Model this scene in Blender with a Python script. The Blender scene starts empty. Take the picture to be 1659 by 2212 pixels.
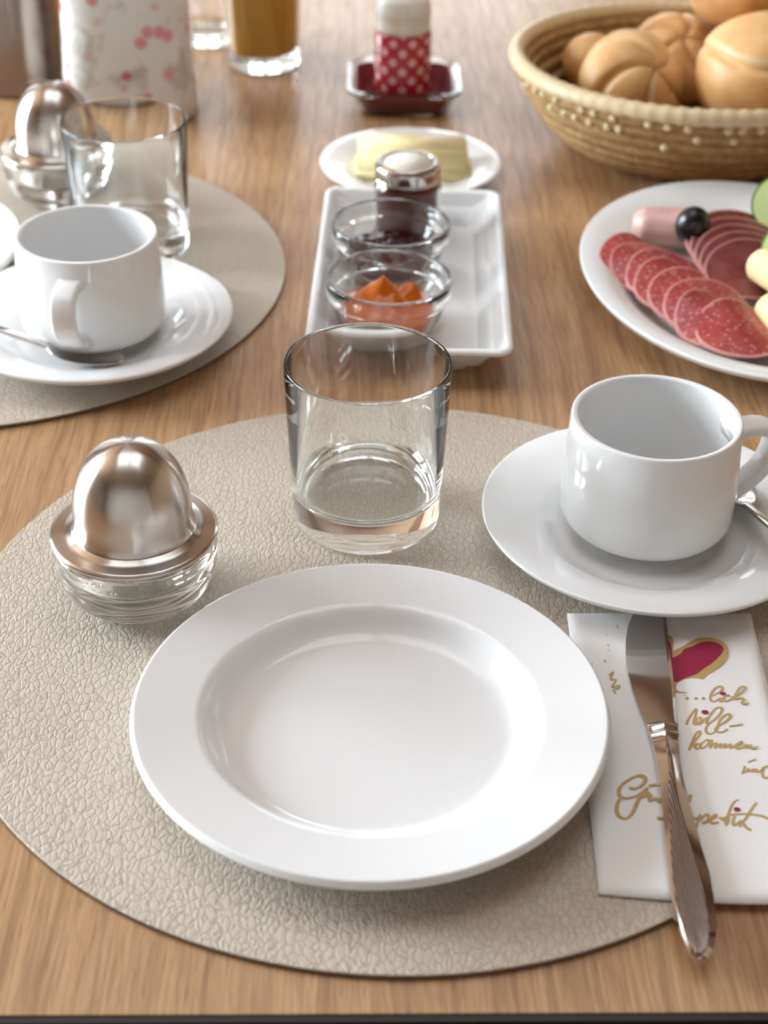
import bpy, bmesh, math, random
from mathutils import Vector, Matrix, noise
random.seed(7)
C = bpy.context.scene.collection
PI = math.pi
MT = .0025          # thickness of the leather place mats (table surface is z = 0)

# ------------------------------------------------------------------ camera
IW, IH = 1659, 2212
FPX, PITCH, ROLL, CAMH = 3477.9, math.radians(34.404), math.radians(1.128), 0.44
fw = Vector((0, math.cos(PITCH), -math.sin(PITCH)))
up = Vector((0, math.sin(PITCH), math.cos(PITCH)))
rt = Vector((1, 0, 0))
cr, sr = math.cos(ROLL), math.sin(ROLL)
cx_, cy_ = rt * cr + up * sr, up * cr - rt * sr
cam_d = bpy.data.cameras.new('camera')
cam = bpy.data.objects.new('camera', cam_d)
C.objects.link(cam)
M = Matrix.Identity(4)
for i in range(3):
    M[i][0], M[i][1], M[i][2] = cx_[i], cy_[i], -fw[i]
M[2][3] = CAMH
cam.matrix_world = M
cam_d.sensor_fit = 'VERTICAL'
cam_d.sensor_height = 36
cam_d.lens = FPX / IH * 36
cam_d.clip_start = .01
cam_d.dof.use_dof = True
cam_d.dof.focus_distance = .69
cam_d.dof.aperture_fstop = 9.5
bpy.context.scene.camera = cam


def at(px, py, z=0.0):
    """photo pixel -> point of the horizontal plane at height z (survey of the photograph)"""
    d = (cx_ * (px - IW / 2) - cy_ * (py - IH / 2) + fw * FPX)
    t = (CAMH - z) / -d.z
    return Vector((0, 0, CAMH)) + d * t


# ------------------------------------------------------------------ object helpers
def tag(o, label=None, cat=None, group=None, kind=None):
    for k, v in (('label', label), ('category', cat), ('group', group), ('kind', kind)):
        if v:
            o[k] = v
    return o


def empty(name, loc, rz=0.0):
    o = bpy.data.objects.new(name, None)
    C.objects.link(o)
    o.location = loc
    o.rotation_euler = (0, 0, rz)
    o.empty_display_size = .02
    return o


def mesh(name, bm, mat, parent=None, loc=None, rot=None, smooth=True, angle=None):
    me = bpy.data.meshes.new(name)
    bm.normal_update()
    if angle is not None:
        for e in bm.edges:
            if len(e.link_faces) == 2 and e.calc_face_angle(0) > math.radians(angle):
                e.smooth = False
    if smooth:
        for f in bm.faces:
            f.smooth = True
    bm.to_mesh(me)
    bm.free()
    for m in (mat if isinstance(mat, (list, tuple)) else [mat]):
        me.materials.append(m)
    o = bpy.data.objects.new(name, me)
    C.objects.link(o)
    if parent:
        o.parent = parent
    if loc is not None:
        o.location = loc
    if rot is not None:
        o.rotation_euler = rot
    return o


def copy_tree(o, parent=None):
    c = o.copy()
    C.objects.link(c)
    if parent:
        c.parent = parent
    for ch in list(o.children):
        copy_tree(ch, c)
    return c


def fillet(pts, n=6):
    """polyline [(x, z, radius)] -> points with rounded corners"""
    out = []
    N = len(pts)
    for i, (x, z, r) in enumerate(pts):
        p = Vector((x, z))
        if r <= 0 or i in (0, N - 1):
            out.append(p)
            continue
        a = Vector(pts[i - 1][:2]) - p
        b = Vector(pts[i + 1][:2]) - p
        la, lb = a.length, b.length
        a.normalize()
        b.normalize()
        ang = a.angle(b)
        if ang > PI - .02:
            out.append(p)
            continue
        t = min(r / math.tan(ang / 2), la * .48, lb * .48)
        r2 = t * math.tan(ang / 2)
        c = p + (a + b).normalized() * (r2 / math.sin(ang / 2))
        s, e = p + a * t, p + b * t
        out.append(p + a * min(t * 1.25, la * .499))
        v0, v1 = s - c, e - c
        tot = v0.angle_signed(v1)
        k = max(2, int(n * abs(tot) / (PI / 2) + .5))
        for j in range(k + 1):
            w = -tot * j / k
            out.append(c + Vector((v0.x * math.cos(w) - v0.y * math.sin(w), v0.x * math.sin(w) + v0.y * math.cos(w))))
        out.append(p + b * min(t * 1.25, lb * .499))
    res = [out[0]]
    for q in out[1:]:
        if (q - res[-1]).length > 1e-6:
            res.append(q)
    return [(q.x, q.y) for q in res]


def lathe(prof, seg=96, sx=1.0, sy=1.0, bm=None, close=False, mi=0):
    bm = bm or bmesh.new()
    rings = []
    for r, z in prof:
        if abs(r) < 1e-6:
            rings.append([bm.verts.new((0, 0, z))])
        else:
            rings.append([bm.verts.new((r * sx * math.cos(2 * PI * k / seg), r * sy * math.sin(2 * PI * k / seg), z)) for k in range(seg)])
    prs = list(zip(rings, rings[1:]))
    if close:
        prs.append((rings[-1], rings[0]))
    for a, b in prs:
        for k in range(seg):
            k2 = (k + 1) % seg
            if len(a) == 1 and len(b) == 1:
                continue
            if len(a) == 1:
                f = bm.faces.new((a[0], b[k2], b[k]))
            elif len(b) == 1:
                f = bm.faces.new((a[k], a[k2], b[0]))
            else:
                f = bm.faces.new((a[k], a[k2], b[k2], b[k]))
            f.material_index = mi
    return bm


def fixn(bm):
    bmesh.ops.recalc_face_normals(bm, faces=bm.faces[:])
    return bm


def rrect(w, h, r, n=6):
    """rounded rectangle outline, counter-clockwise"""
    pts = []
    for cx, cy, a0 in ((w / 2 - r, h / 2 - r, 0), (-w / 2 + r, h / 2 - r, 90), (-w / 2 + r, -h / 2 + r, 180), (w / 2 - r, -h / 2 + r, 270)):
        for k in range(n + 1):
            a = math.radians(a0 + 90 * k / n)
            pts.append((cx + r * math.cos(a), cy + r * math.sin(a)))
    return pts


def loft(rings, cap0=True, cap1=True, bm=None):
    bm = bm or bmesh.new()
    vs = [[bm.verts.new(p) for p in ring] for ring in rings]
    n = len(vs[0])
    for a, b in zip(vs, vs[1:]):
        for k in range(n):
            bm.faces.new((a[k], a[(k + 1) % n], b[(k + 1) % n], b[k]))
    if cap0:
        bm.faces.new(vs[0][::-1])
    if cap1:
        bm.faces.new(vs[-1])
    return bm


def box(bm, x0, x1, y0, y1, z0, z1):
    v = [bm.verts.new(p) for p in ((x0, y0, z0), (x1, y0, z0), (x1, y1, z0), (x0, y1, z0), (x0, y0, z1), (x1, y0, z1), (x1, y1, z1), (x0, y1, z1))]
    for f in ((3, 2, 1, 0), (4, 5, 6, 7), (0, 1, 5, 4), (1, 2, 6, 5), (2, 3, 7, 6), (3, 0, 4, 7)):
        bm.faces.new([v[i] for i in f])
    return bm


def boxes(*bs):
    bm = bmesh.new()
    for b in bs:
        box(bm, *b)
    return bm


def sweep(path, secfun, bm=None):
    """closed cross-sections swept along a path; secfun(i, t) -> list of (side, normal) offsets"""
    bm = bm or bmesh.new()
    rings = []
    n = len(path)
    for i, p in enumerate(path):
        t = (path[min(i + 1, n - 1)] - path[max(i - 1, 0)]).normalized()
        rings.append((p, t))
    return rings


# ------------------------------------------------------------------ material helpers
class NT:
    def __init__(s, name):
        s.m = bpy.data.materials.new(name)
        s.m.use_nodes = True
        s.t = s.m.node_tree
        s.b = s.t.nodes['Principled BSDF']
        s.out = s.t.nodes['Material Output']

    def n(s, typ, **kw):
        nd = s.t.nodes.new('ShaderNode' + typ)
        for k, v in kw.items():
            if k.startswith('i_'):
                key = k[2:].replace('_', ' ')
                key = int(key) if key.isdigit() else key
                s.set(nd.inputs[key], v)
            else:
                setattr(nd, k, v)
        return nd

    def set(s, inp, v):
        if isinstance(v, bpy.types.NodeSocket):
            s.t.links.new(v, inp)
        else:
            inp.default_value = v

    def p(s, **kw):
        for k, v in kw.items():
            s.set(s.b.inputs[k.replace('_', ' ')], v)
        return s

    def coord(s, scale=(1, 1, 1), rot=(0, 0, 0), kind='Object'):
        tc = s.n('TexCoord')
        mp = s.n('Mapping')
        s.t.links.new(tc.outputs[kind], mp.inputs[0])
        mp.inputs['Scale'].default_value = scale
        mp.inputs['Rotation'].default_value = rot
        return mp.outputs[0]

    def noise(s, vec, scale=5, detail=3, rough=.5, dist=0.0):
        return s.n('TexNoise', i_Vector=vec, i_Scale=scale, i_Detail=detail, i_Roughness=rough, i_Distortion=dist)

    def ramp(s, fac, stops, interp='LINEAR'):
        r = s.n('ValToRGB')
        r.color_ramp.interpolation = interp
        e = r.color_ramp.elements
        while len(e) < len(stops):
            e.new(.5)
        for el, (pos, c) in zip(e, stops):
            el.position = pos
            el.color = (*c, 1) if len(c) == 3 else c
        s.set(r.inputs[0], fac)
        return r.outputs[0]

    def mix(s, fac, a, b, mode='MIX'):
        m = s.n('Mix', data_type='RGBA', blend_type=mode)
        s.set(m.inputs[0], fac)
        s.set(m.inputs[6], (*a, 1) if isinstance(a, tuple) and len(a) == 3 else a)
        s.set(m.inputs[7], (*b, 1) if isinstance(b, tuple) and len(b) == 3 else b)
        return m.outputs[2]

    def math(s, op, a, b=0.0, c=None):
        m = s.n('Math', operation=op)
        s.set(m.inputs[0], a)
        s.set(m.inputs[1], b)
        if c is not None:
            s.set(m.inputs[2], c)
        return m.outputs[0]

    def bump(s, h, strength=.5, dist=.001, normal=None):
        b = s.n('Bump', i_Height=h, i_Strength=strength, i_Distance=dist)
        if normal is not None:
            s.set(b.inputs['Normal'], normal)
        s.set(s.b.inputs['Normal'], b.outputs[0])
        return b.outputs[0]


def simple(name, col, rough=.5, metal=0.0, **kw):
    n = NT(name)
    n.p(Base_Color=(*col, 1), Roughness=rough, Metallic=metal)
    for k, v in kw.items():
        n.set(n.b.inputs[k.replace('_', ' ')], v)
    return n.m


def glass(name, col=(1, 1, 1), ior=1.5, rough=0.0):
    n = NT(name)
    n.p(Base_Color=(*col, 1), Roughness=rough, IOR=ior)
    n.b.inputs['Transmission Weight'].default_value = 1
    return n.m


# ------------------------------------------------------------------ materials
def mk_wood():
    n = NT('oak_table')
    # slow wander of the fibres, then streaks of several widths along the board
    tc = n.n('TexCoord')
    wn = n.noise(n.coord((14, 5, 14)), 1, 3, .55)
    sub = n.n('VectorMath', operation='SUBTRACT', i_0=wn.outputs[1], i_1=(.5, .5, .5))
    sca = n.n('VectorMath', operation='MULTIPLY', i_0=sub.outputs[0], i_1=(.012, 0, 0))
    add = n.n('VectorMath', operation='ADD', i_0=tc.outputs['Object'], i_1=sca.outputs[0])

    def st(sx, sy):
        mp = n.n('Mapping', i_Vector=add.outputs[0])
        mp.inputs['Scale'].default_value = (sx, sy, sx)
        return mp.outputs[0]
    big = n.noise(st(7, .8), 1, 3, .55, .3)
    band = n.noise(st(45, 2.2), 1, 4, .6, .8)
    mid = n.noise(st(190, 8), 1, 4, .65, .3)
    fine = n.noise(st(700, 26), 1, 3, .6, .2)
    pore = n.noise(st(1500, 75), 1, 2, .5)
    ring = n.n('TexWave', wave_type='BANDS', bands_direction='X', i_Vector=st(13, 1.1), i_Scale=1.3, i_Distortion=11.0, i_Detail=3, i_Detail_Scale=.6, i_Detail_Roughness=.55)
    base = n.ramp(big.outputs[0], [(.3, (.46, .26, .122)), (.7, (.585, .355, .180))])
    c = n.mix(.55, base, n.ramp(band.outputs[0], [(.28, (.36, .188, .082)), (.52, (.535, .312, .152)), (.75, (.65, .412, .22))]))
    c = n.mix(n.ramp(ring.outputs[1], [(.0, (.45,) * 3), (.14, (0,) * 3), (1, (0,) * 3)]), c, (.25, .125, .055))
    c = n.mix(n.ramp(mid.outputs[0], [(.30, (.50,) * 3), (.52, (0,) * 3)]), c, (.30, .155, .070))
    c = n.mix(n.ramp(mid.outputs[0], [(.55, (0,) * 3), (.75, (.40,) * 3)]), c, (.68, .47, .29))
    c = n.mix(n.ramp(fine.outputs[0], [(.30, (.70,) * 3), (.52, (0,) * 3)]), c, (.28, .145, .065))
    c = n.mix(n.ramp(fine.outputs[0], [(.55, (0,) * 3), (.8, (.5,) * 3)]), c, (.68, .47, .29))
    c = n.mix(n.ramp(pore.outputs[0], [(.29, (.65,) * 3), (.38, (0,) * 3)]), c, (.20, .10, .045))
    rg = n.ramp(fine.outputs[0], [(.3, (.42,) * 3), (.7, (.28,) * 3)])
    n.p(Base_Color=c, Roughness=rg)
    n.b.inputs['Specular IOR Level'].default_value = .5
    n.bump(fine.outputs[0], .25, .0003)
    return n.m


def mk_leather():
    n = NT('leatherette')
    v = n.coord((1, 1, 1))
    wob = n.noise(v, 170, 2, .5)
    sub = n.n('VectorMath', operation='SUBTRACT', i_0=wob.outputs[1], i_1=(.5, .5, .5))
    sc = n.n('VectorMath', operation='SCALE', i_0=sub.outputs[0])
    sc.inputs['Scale'].default_value = .0030
    add = n.n('VectorMath', operation='ADD', i_0=v, i_1=sc.outputs[0])
    mp = n.n('Mapping', i_Vector=add.outputs[0])
    mp.inputs['Rotation'].default_value = (0, 0, .45)
    mp.inputs['Scale'].default_value = (1, .52, 1)
    vo = n.n('TexVoronoi', feature='DISTANCE_TO_EDGE', i_Vector=mp.outputs[0], i_Scale=390)
    vo2 = n.n('TexVoronoi', feature='DISTANCE_TO_EDGE', i_Vector=mp.outputs[0], i_Scale=820)
    e1 = n.ramp(vo.outputs[0], [(0, (0,) * 3), (.05, (.55,) * 3), (.16, (.92,) * 3), (.45, (1,) * 3)])
    e2 = n.ramp(vo2.outputs[0], [(0, (0,) * 3), (.07, (.6,) * 3), (.3, (1,) * 3)])
    e1 = n.math('ADD', e1, n.math('MULTIPLY', e2, .28))
    gr = n.noise(v, 900, 3, .6)
    h = n.math('ADD', e1, n.math('MULTIPLY', gr.outputs[0], .22))
    big = n.noise(v, 9, 2, .5)
    c = n.ramp(big.outputs[0], [(.3, (.585, .505, .405)), (.7, (.625, .545, .445))])
    c = n.mix(n.ramp(vo.outputs[0], [(0, (.42,) * 3), (.07, (0,) * 3)]), c, (.36, .28, .20))
    n.p(Base_Color=c, Roughness=.45)
    n.b.inputs['Specular IOR Level'].default_value = .35
    n.bump(h, .65, .00050)
    return n.m


def mk_porcelain(name, col=(.88, .88, .875), rough=.07):
    n = NT(name)
    n.p(Base_Color=(*col, 1), Roughness=rough)
    n.b.inputs['IOR'].default_value = 1.52
    return n.m


def mk_steel(name, col=(.70, .66, .62), rough=.2, aniso=0.0, axis='Z'):
    n = NT(name)
    n.p(Base_Color=(*col, 1), Roughness=rough, Metallic=1.0)
    if aniso:
        n.b.inputs['Anisotropic'].default_value = aniso
        tg = n.n('Tangent', direction_type='RADIAL', axis=axis)
        n.set(n.b.inputs['Tangent'], tg.outputs[0])
        n.b.inputs['Anisotropic Rotation'].default_value = .25
    return n.m


def mk_napkin():
    n = NT('napkin_paper')
    v = n.coord()
    fib = n.noise(v, 1200, 3, .6)
    wr = n.noise(n.coord((1, .6, 1)), 45, 2, .5)
    # embossed rows of dots along the folded front border
    sep = n.n('SeparateXYZ', i_0=v)
    fx = n.math('SINE', n.math('MULTIPLY', sep.outputs[0], 2 * PI / .0026))
    fy = n.math('SINE', n.math('MULTIPLY', sep.outputs[1], 2 * PI / .0030))
    dots = n.math('GREATER_THAN', n.math('MULTIPLY', fx, fy), .45)
    mask = n.math('LESS_THAN', sep.outputs[1], -.046)
    h = n.math('ADD', n.math('MULTIPLY', fib.outputs[0], .10), n.math('MULTIPLY', wr.outputs[0], 1.6))
    h = n.math('SUBTRACT', h, n.math('MULTIPLY', n.math('MULTIPLY', dots, mask), 1.3))
    n.p(Base_Color=(.92, .905, .89, 1), Roughness=.9)
    n.b.inputs['Specular IOR Level'].default_value = .15
    n.bump(h, .5, .0006)
    return n.m


def mk_salami():
    n = NT('salami')
    v = n.coord()
    vo = n.n('TexVoronoi', feature='F1', i_Vector=v, i_Scale=330, i_Randomness=1.0)
    no = n.noise(v, 160, 3, .6)
    c = n.ramp(no.outputs[0], [(.3, (.30, .028, .028)), (.7, (.46, .075, .065))])
    c = n.mix(n.ramp(vo.outputs[0], [(.15, (.85,) * 3), (.36, (0,) * 3)]), c, (.66, .30, .25))
    n.p(Base_Color=c, Roughness=.33)
    n.b.inputs['Subsurface Weight'].default_value = .15
    n.b.inputs['Subsurface Radius'].default_value = (.002, .0008, .0006)
    n.bump(no.outputs[0], .3, .0006)
    return n.m


def mk_ham(name, col, rim):
    n = NT(name)
    v = n.coord()
    no = n.noise(v, 90, 4, .6)
    c = n.ramp(no.outputs[0], [(.3, col), (.7, rim)])
    n.p(Base_Color=c, Roughness=.35)
    n.b.inputs['Subsurface Weight'].default_value = .15
    n.b.inputs['Subsurface Radius'].default_value = (.003, .001, .001)
    return n.m


def mk_bread():
    n = NT('bread_crust')
    v = n.coord()
    no = n.noise(v, 26, 4, .6)
    fine = n.noise(v, 300, 3, .6)
    c = n.ramp(no.outputs[0], [(.25, (.58, .27, .09)), (.5, (.74, .42, .17)), (.8, (.84, .57, .30))])
    at_ = n.n('Attribute', attribute_name='crease', attribute_type='GEOMETRY')
    c = n.mix(at_.outputs['Fac'], c, (.80, .60, .36))
    n.p(Base_Color=c, Roughness=.42)
    n.b.inputs['Specular IOR Level'].default_value = .4
    n.bump(fine.outputs[0], .25, .0008)
    return n.m


def mk_basket():
    n = NT('seagrass_coil')
    v = n.coord()
    no = n.noise(v, 160, 3, .6)
    str_ = n.noise(n.coord((1, 1, 3)), 420, 3, .6)
    c = n.ramp(no.outputs[0], [(.3, (.34, .175, .052)), (.55, (.52, .31, .11)), (.8, (.66, .45, .20))])
    c = n.mix(n.ramp(str_.outputs[0], [(.35, (.45,) * 3), (.6, (0,) * 3)]), c, (.22, .11, .035))
    n.p(Base_Color=c, Roughness=.55)
    n.bump(str_.outputs[0], .6, .002)
    return n.m


def mk_floral():
    n = NT('floral_glaze')
    v = n.coord()
    c = n.mix(n.ramp(n.noise(v, 42, 4, .65, .6).outputs[0], [(.50, (0,) * 3), (.64, (.75,) * 3)]), (.80, .79, .76), (.46, .42, .37))
    vo = n.n('TexVoronoi', feature='F1', i_Vector=v, i_Scale=60, i_Randomness=1.0)
    fl = n.ramp(vo.outputs[0], [(.20, (1,) * 3), (.34, (0,) * 3)])
    pick = n.n('SeparateColor', i_0=vo.outputs['Color'])
    on = n.math('GREATER_THAN', pick.outputs[0], .25)
    c = n.mix(n.math('MULTIPLY', fl, on), c, n.ramp(pick.outputs[1], [(.35, (.50, .04, .09)), (.75, (.78, .36, .38))]))
    n.p(Base_Color=c, Roughness=.22)
    return n.m


def mk_polka():
    n = NT('polka_dot_glaze')
    tc = n.n('TexCoord')
    sep = n.n('SeparateXYZ', i_0=tc.outputs['Object'])
    ang = n.math('ARCTAN2', sep.outputs[1], sep.outputs[0])
    U = n.math('ADD', n.math('MULTIPLY', ang, 9 / (2 * PI)), 20.25)
    Vv = n.math('ADD', n.math('MULTIPLY', sep.outputs[2], 1 / .0140), .30)

    def lattice(du, dv):
        a = n.math('SUBTRACT', n.math('FRACT', n.math('ADD', U, du)), .5)
        b = n.math('SUBTRACT', n.math('FRACT', n.math('ADD', Vv, dv)), .5)
        a = n.math('MULTIPLY', a, .0149)
        b = n.math('MULTIPLY', b, .0140)
        d = n.math('SQRT', n.math('ADD', n.math('MULTIPLY', a, a), n.math('MULTIPLY', b, b)))
        return n.math('LESS_THAN', d, .0031)
    dots = n.math('MAXIMUM', lattice(0, 0), lattice(.5, .5))
    n.p(Base_Color=n.mix(dots, (.42, .008, .020), (.78, .42, .42)), Roughness=.25)
    return n.m


def mk_emit(name, col, strength):
    m = bpy.data.materials.new(name)
    m.use_nodes = True
    t = m.node_tree
    t.nodes.remove(t.nodes['Principled BSDF'])
    e = t.nodes.new('ShaderNodeEmission')
    e.inputs[0].default_value = (*col, 1)
    e.inputs[1].default_value = strength
    t.links.new(e.outputs[0], t.nodes['Material Output'].inputs[0])
    return m


WOOD = mk_wood()
EDGE = simple('dark_edge_band', (.018, .010, .007), .5)
LEATHER = mk_leather()
MATEDGE = simple('cut_mat_edge', (.16, .10, .055), .7)
PORC = mk_porcelain('white_porcelain')
PORC2 = mk_porcelain('white_stoneware', (.87, .87, .86), .10)
DOME = mk_steel('brushed_steel', (.60, .55, .505), .21, .88)
STEEL = mk_steel('polished_steel', (.62, .59, .57), .08)
SATIN = mk_steel('satin_steel', (.33, .28, .25), .25, .5)
GLASS = glass('clear_glass', (.985, .995, .985), 1.5)
GLASSJ = glass('jar_glass', (.99, .99, .99), 1.45)
NAPKIN = mk_napkin()
GOLD = simple('gold_print', (.54, .365, .14), .45, .0)
BERRY = simple('magenta_print', (.33, .008, .055), .6)
SALAMI = mk_salami()
SALRIM = simple('salami_casing', (.66, .30, .27), .4)
HAM = mk_ham('smoked_ham', (.15, .022, .024), (.32, .080, .072))
HAMRIM = simple('ham_fat_edge', (.62, .28, .25), .35)
PINK = mk_ham('cooked_ham', (.66, .36, .31), (.78, .52, .46))
OLIVE = simple('black_olive', (.012, .009, .012), .22)
CHEESE = simple('cheese', (.86, .70, .36), .4, **{'Subsurface_Weight': .2, 'Subsurface_Radius': (.006, .004, .001)})
CUKE = simple('cucumber_flesh', (.68, .82, .36), .25)
CUKESKIN = simple('cucumber_skin', (.07, .17, .02), .35)
BUTTER = simple('butter', (.92, .77, .40), .4, **{'Subsurface_Weight': .2, 'Subsurface_Radius': (.006, .004, .001)})
BREAD = mk_bread()
BASKET = mk_basket()
STITCH = simple('pale_straw', (.74, .58, .34), .4)
FLORAL = mk_floral()
POLKA = mk_polka()
CAPW = simple('cream_cap', (.82, .78, .71), .3)
REDCLOTH = simple('dark_red_paper', (.20, .012, .02), .6)
LIDDISC = simple('cream_lid_label', (.76, .70, .58), .4)
JUICE = simple('orange_juice', (1.0, .53, .085), .5, **{'Subsurface_Weight': .6, 'Subsurface_Radius': (.04, .018, .004), 'Transmission_Weight': .2, 'Specular_IOR_Level': .1})


def mk_jam(name, col, rough=.08, spec=.5):
    n = NT(name)
    n.p(Base_Color=(*col, 1), Roughness=rough, IOR=1.38)
    n.b.inputs['Transmission Weight'].default_value = .40
    n.b.inputs['Specular IOR Level'].default_value = spec
    n.b.inputs['Subsurface Weight'].default_value = .08
    n.b.inputs['Subsurface Radius'].default_value = (.006, .002, .001)
    return n.m


ORANGE = mk_jam('apricot_jam', (.76, .17, .008))
ORANGE_WET = mk_jam('apricot_jam_on_glass', (.76, .17, .008), .6, .08)
DARKJAM = mk_jam('dark_berry_jam', (.045, .002, .007))
DARKJAM_WET = mk_jam('dark_berry_jam_on_glass', (.05, .002, .009), .6, .08)
REDJAM = mk_jam('red_jam', (.17, .007, .004), .6, .08)

# ------------------------------------------------------------------ the room
RX0, RX1, RY0, RY1, RZ0, RZ1 = -2.9, 2.9, -2.2, 4.2, -.76, 1.85
WALL = simple('white_plaster', (.70, .67, .63), .9)
PANEL = simple('warm_wall_panelling', (.40, .27, .17), .6)
CEIL = simple('timber_ceiling', (.34, .20, .115), .7)
BEAM = simple('dark_timber', (.13, .062, .028), .55)
FLOOR = simple('dark_floorboards', (.05, .028, .017), .5)
PANE = mk_emit('daylit_window_pane', (.86, .98, 1.08), 31.0)
PANEB = mk_emit('daylit_back_window_pane', (.90, .98, 1.06), 4.2)
FILLPANE = mk_emit('overhead_fill_pane', (.90, .98, 1.05), 2.6)  # glow of an unseen panel, added overhead as soft fill
FRAME = simple('window_frame_paint', (.55, .5, .45), .5)


def struct(name, bm, m, parent=None):
    o = mesh(name, bm, m, parent, smooth=False)
    o['kind'] = 'structure'
    return o


T = .12
struct('floor', boxes((RX0 - T, RX1 + T, RY0 - T, RY1 + T, RZ0 - T, RZ0)), FLOOR)
FILL_HOLE = (-.80, .60, .35, 1.75)      # ceiling opening made for the added overhead fill light
struct('ceiling', boxes((RX0 - T, FILL_HOLE[0], RY0 - T, RY1 + T, RZ1, RZ1 + T), (FILL_HOLE[1], RX1 + T, RY0 - T, RY1 + T, RZ1, RZ1 + T), (FILL_HOLE[0], FILL_HOLE[1], RY0 - T, FILL_HOLE[2], RZ1, RZ1 + T), (FILL_HOLE[0], FILL_HOLE[1], FILL_HOLE[3], RY1 + T, RZ1, RZ1 + T)), CEIL)
for q, yb in enumerate((-1.95, -1.35, -.75, -.15, 1.90, 2.60, 3.30)):
    struct('trim_%d' % (q + 1), boxes((RX0, RX1, yb, yb + .16, RZ1 - .10, RZ1)), BEAM)


def holed(axis, c0, c1, u0, u1, z0, z1, holes):
    """wall slab with rectangular openings, axis x (normal along x) or y"""
    bs = []
    us = sorted(holes, key=lambda h: h[0])
    cur = u0
    for (a, b, lo, hi) in us:
        bs += [(cur, a, z0, z1), (a, b, z0, lo), (a, b, hi, z1)]
        cur = b
    bs.append((cur, u1, z0, z1))
    if axis == 'x':
        return boxes(*[(c0, c1, a, b, lo, hi) for a, b, lo, hi in bs])
    return boxes(*[(a, b, c0, c1, lo, hi) for a, b, lo, hi in bs])


WL = [(.62, 1.62, -.68, 1.68), (1.80, 2.80, -.68, 1.68)]
WB = [(-1.45, -.55, .05, 1.35), (-.40, .50, .05, 1.35)]
WF = []
struct('wall_left', holed('x', RX0 - T, RX0, RY0, RY1, RZ0, RZ1, WL), WALL)
struct('wall_back', holed('y', RY1, RY1 + T, RX0, RX1, RZ0, RZ1, WB), WALL)
struct('wall_right', boxes((RX1, RX1 + T, RY0, RY1, RZ0, RZ1)), PANEL)
struct('wall_front', holed('y', RY0 - T, RY0, RX0, RX1, RZ0, RZ1, WF), WALL)
k = 0
for axis, holes, c0, pm in (('x', WL, RX0, PANE), ('y', WB, RY1, PANEB)):
    for (a, b, lo, hi) in holes:
        k += 1
        f = .05
        d0, d1 = (c0 - .09, c0 - .03) if axis == 'x' else (c0 + .03, c0 + .09)
        mid = (a + b) / 2
        fr = [(a, a + f, lo, hi), (b - f, b, lo, hi), (a + f, b - f, lo, lo + f), (a + f, b - f, hi - f, hi), (mid - .03, mid + .03, lo + f, hi - f)]
        pc = (d0 + .01, d0 + .015) if axis == 'x' else (d1 - .015, d1 - .01)
        if axis == 'x':
            w = struct('window_%d' % k, boxes(*[(d0 + .012, d1, p, q, r, s) for p, q, r, s in fr]), FRAME)
            pane = mesh('pane', boxes((pc[0], pc[1], a, b, lo, hi)), pm, w, smooth=False)
        else:
            w = struct('window_%d' % k, boxes(*[(p, q, d0, d1 - .012, r, s) for p, q, r, s in fr]), FRAME)
            pane = mesh('pane', boxes((a, b, pc[0], pc[1], lo, hi)), pm, w, smooth=False)

f = .05
w = struct('window_%d' % (k + 1), boxes((FILL_HOLE[0], FILL_HOLE[0] + f, FILL_HOLE[2], FILL_HOLE[3], RZ1 + .02, RZ1 + .08), (FILL_HOLE[1] - f, FILL_HOLE[1], FILL_HOLE[2], FILL_HOLE[3], RZ1 + .02, RZ1 + .08), (FILL_HOLE[0] + f, FILL_HOLE[1] - f, FILL_HOLE[2], FILL_HOLE[2] + f, RZ1 + .02, RZ1 + .08), (FILL_HOLE[0] + f, FILL_HOLE[1] - f, FILL_HOLE[3] - f, FILL_HOLE[3], RZ1 + .02, RZ1 + .08), (-.08, -.02, FILL_HOLE[2] + f, FILL_HOLE[3] - f, RZ1 + .02, RZ1 + .08)), FRAME)  # frame of the added overhead fill panel, built like the wall windows
mesh('pane', boxes((FILL_HOLE[0], FILL_HOLE[1], FILL_HOLE[2], FILL_HOLE[3], RZ1 + .085, RZ1 + .09)), FILLPANE, w, smooth=False)  # added glowing sheet that brightens the table from above

world = bpy.data.worlds.new('world')
world.use_nodes = True
world.node_tree.nodes['Background'].inputs[0].default_value = (.8, .9, 1, 1)
world.node_tree.nodes['Background'].inputs[1].default_value = .6
bpy.context.scene.world = world

# ------------------------------------------------------------------ the table
tb = empty('dining_table', (.004, .3475, -.76), math.radians(1.68))
tag(tb, 'large oak dining table laid for breakfast, with a dark front edge', 'table')
tx0, tx1, tl, th = -.95, .95, 1.95, .032
mesh('tabletop', boxes((tx0, tx1, 0, tl, .76 - th, .76)), [WOOD], tb, smooth=False)
mesh('edge_band', boxes((tx0, tx1, -.003, 0, .76 - th, .7595)), EDGE, tb, smooth=False)
for sx in (tx0 + .05, tx1 - .12):
    for sy in (.06, tl - .13):
        mesh('leg', boxes((sx, sx + .07, sy, sy + .07, 0, .76 - th)), EDGE, tb, smooth=False)


# ------------------------------------------------------------------ place mats
def placemat(name, x, y, r, label):
    bm = lathe(fillet([(0, MT, 0), (r - .0004, MT, .0), (r, MT - .0004, 0), (r, .0002, 0), (0, .0002, 0)]), 192)
    fixn(bm)
    for f in bm.faces:
        f.material_index = 0 if f.calc_center_median().z > MT - .0003 else 1
    o = mesh(name, bm, [LEATHER, MATEDGE], None, (x, y, 0), angle=30)
    return tag(o, label, 'place mat', 'round leather place mats')


placemat('placemat', .0056, .5501, .1888, 'round beige leather place mat under the empty dinner plate in front')
m2 = placemat('placemat', -.2528, .8935, .1894, 'round beige leather place mat at the left, under the cup with the dark spoon')
m2.rotation_euler.z = 1.1


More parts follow.
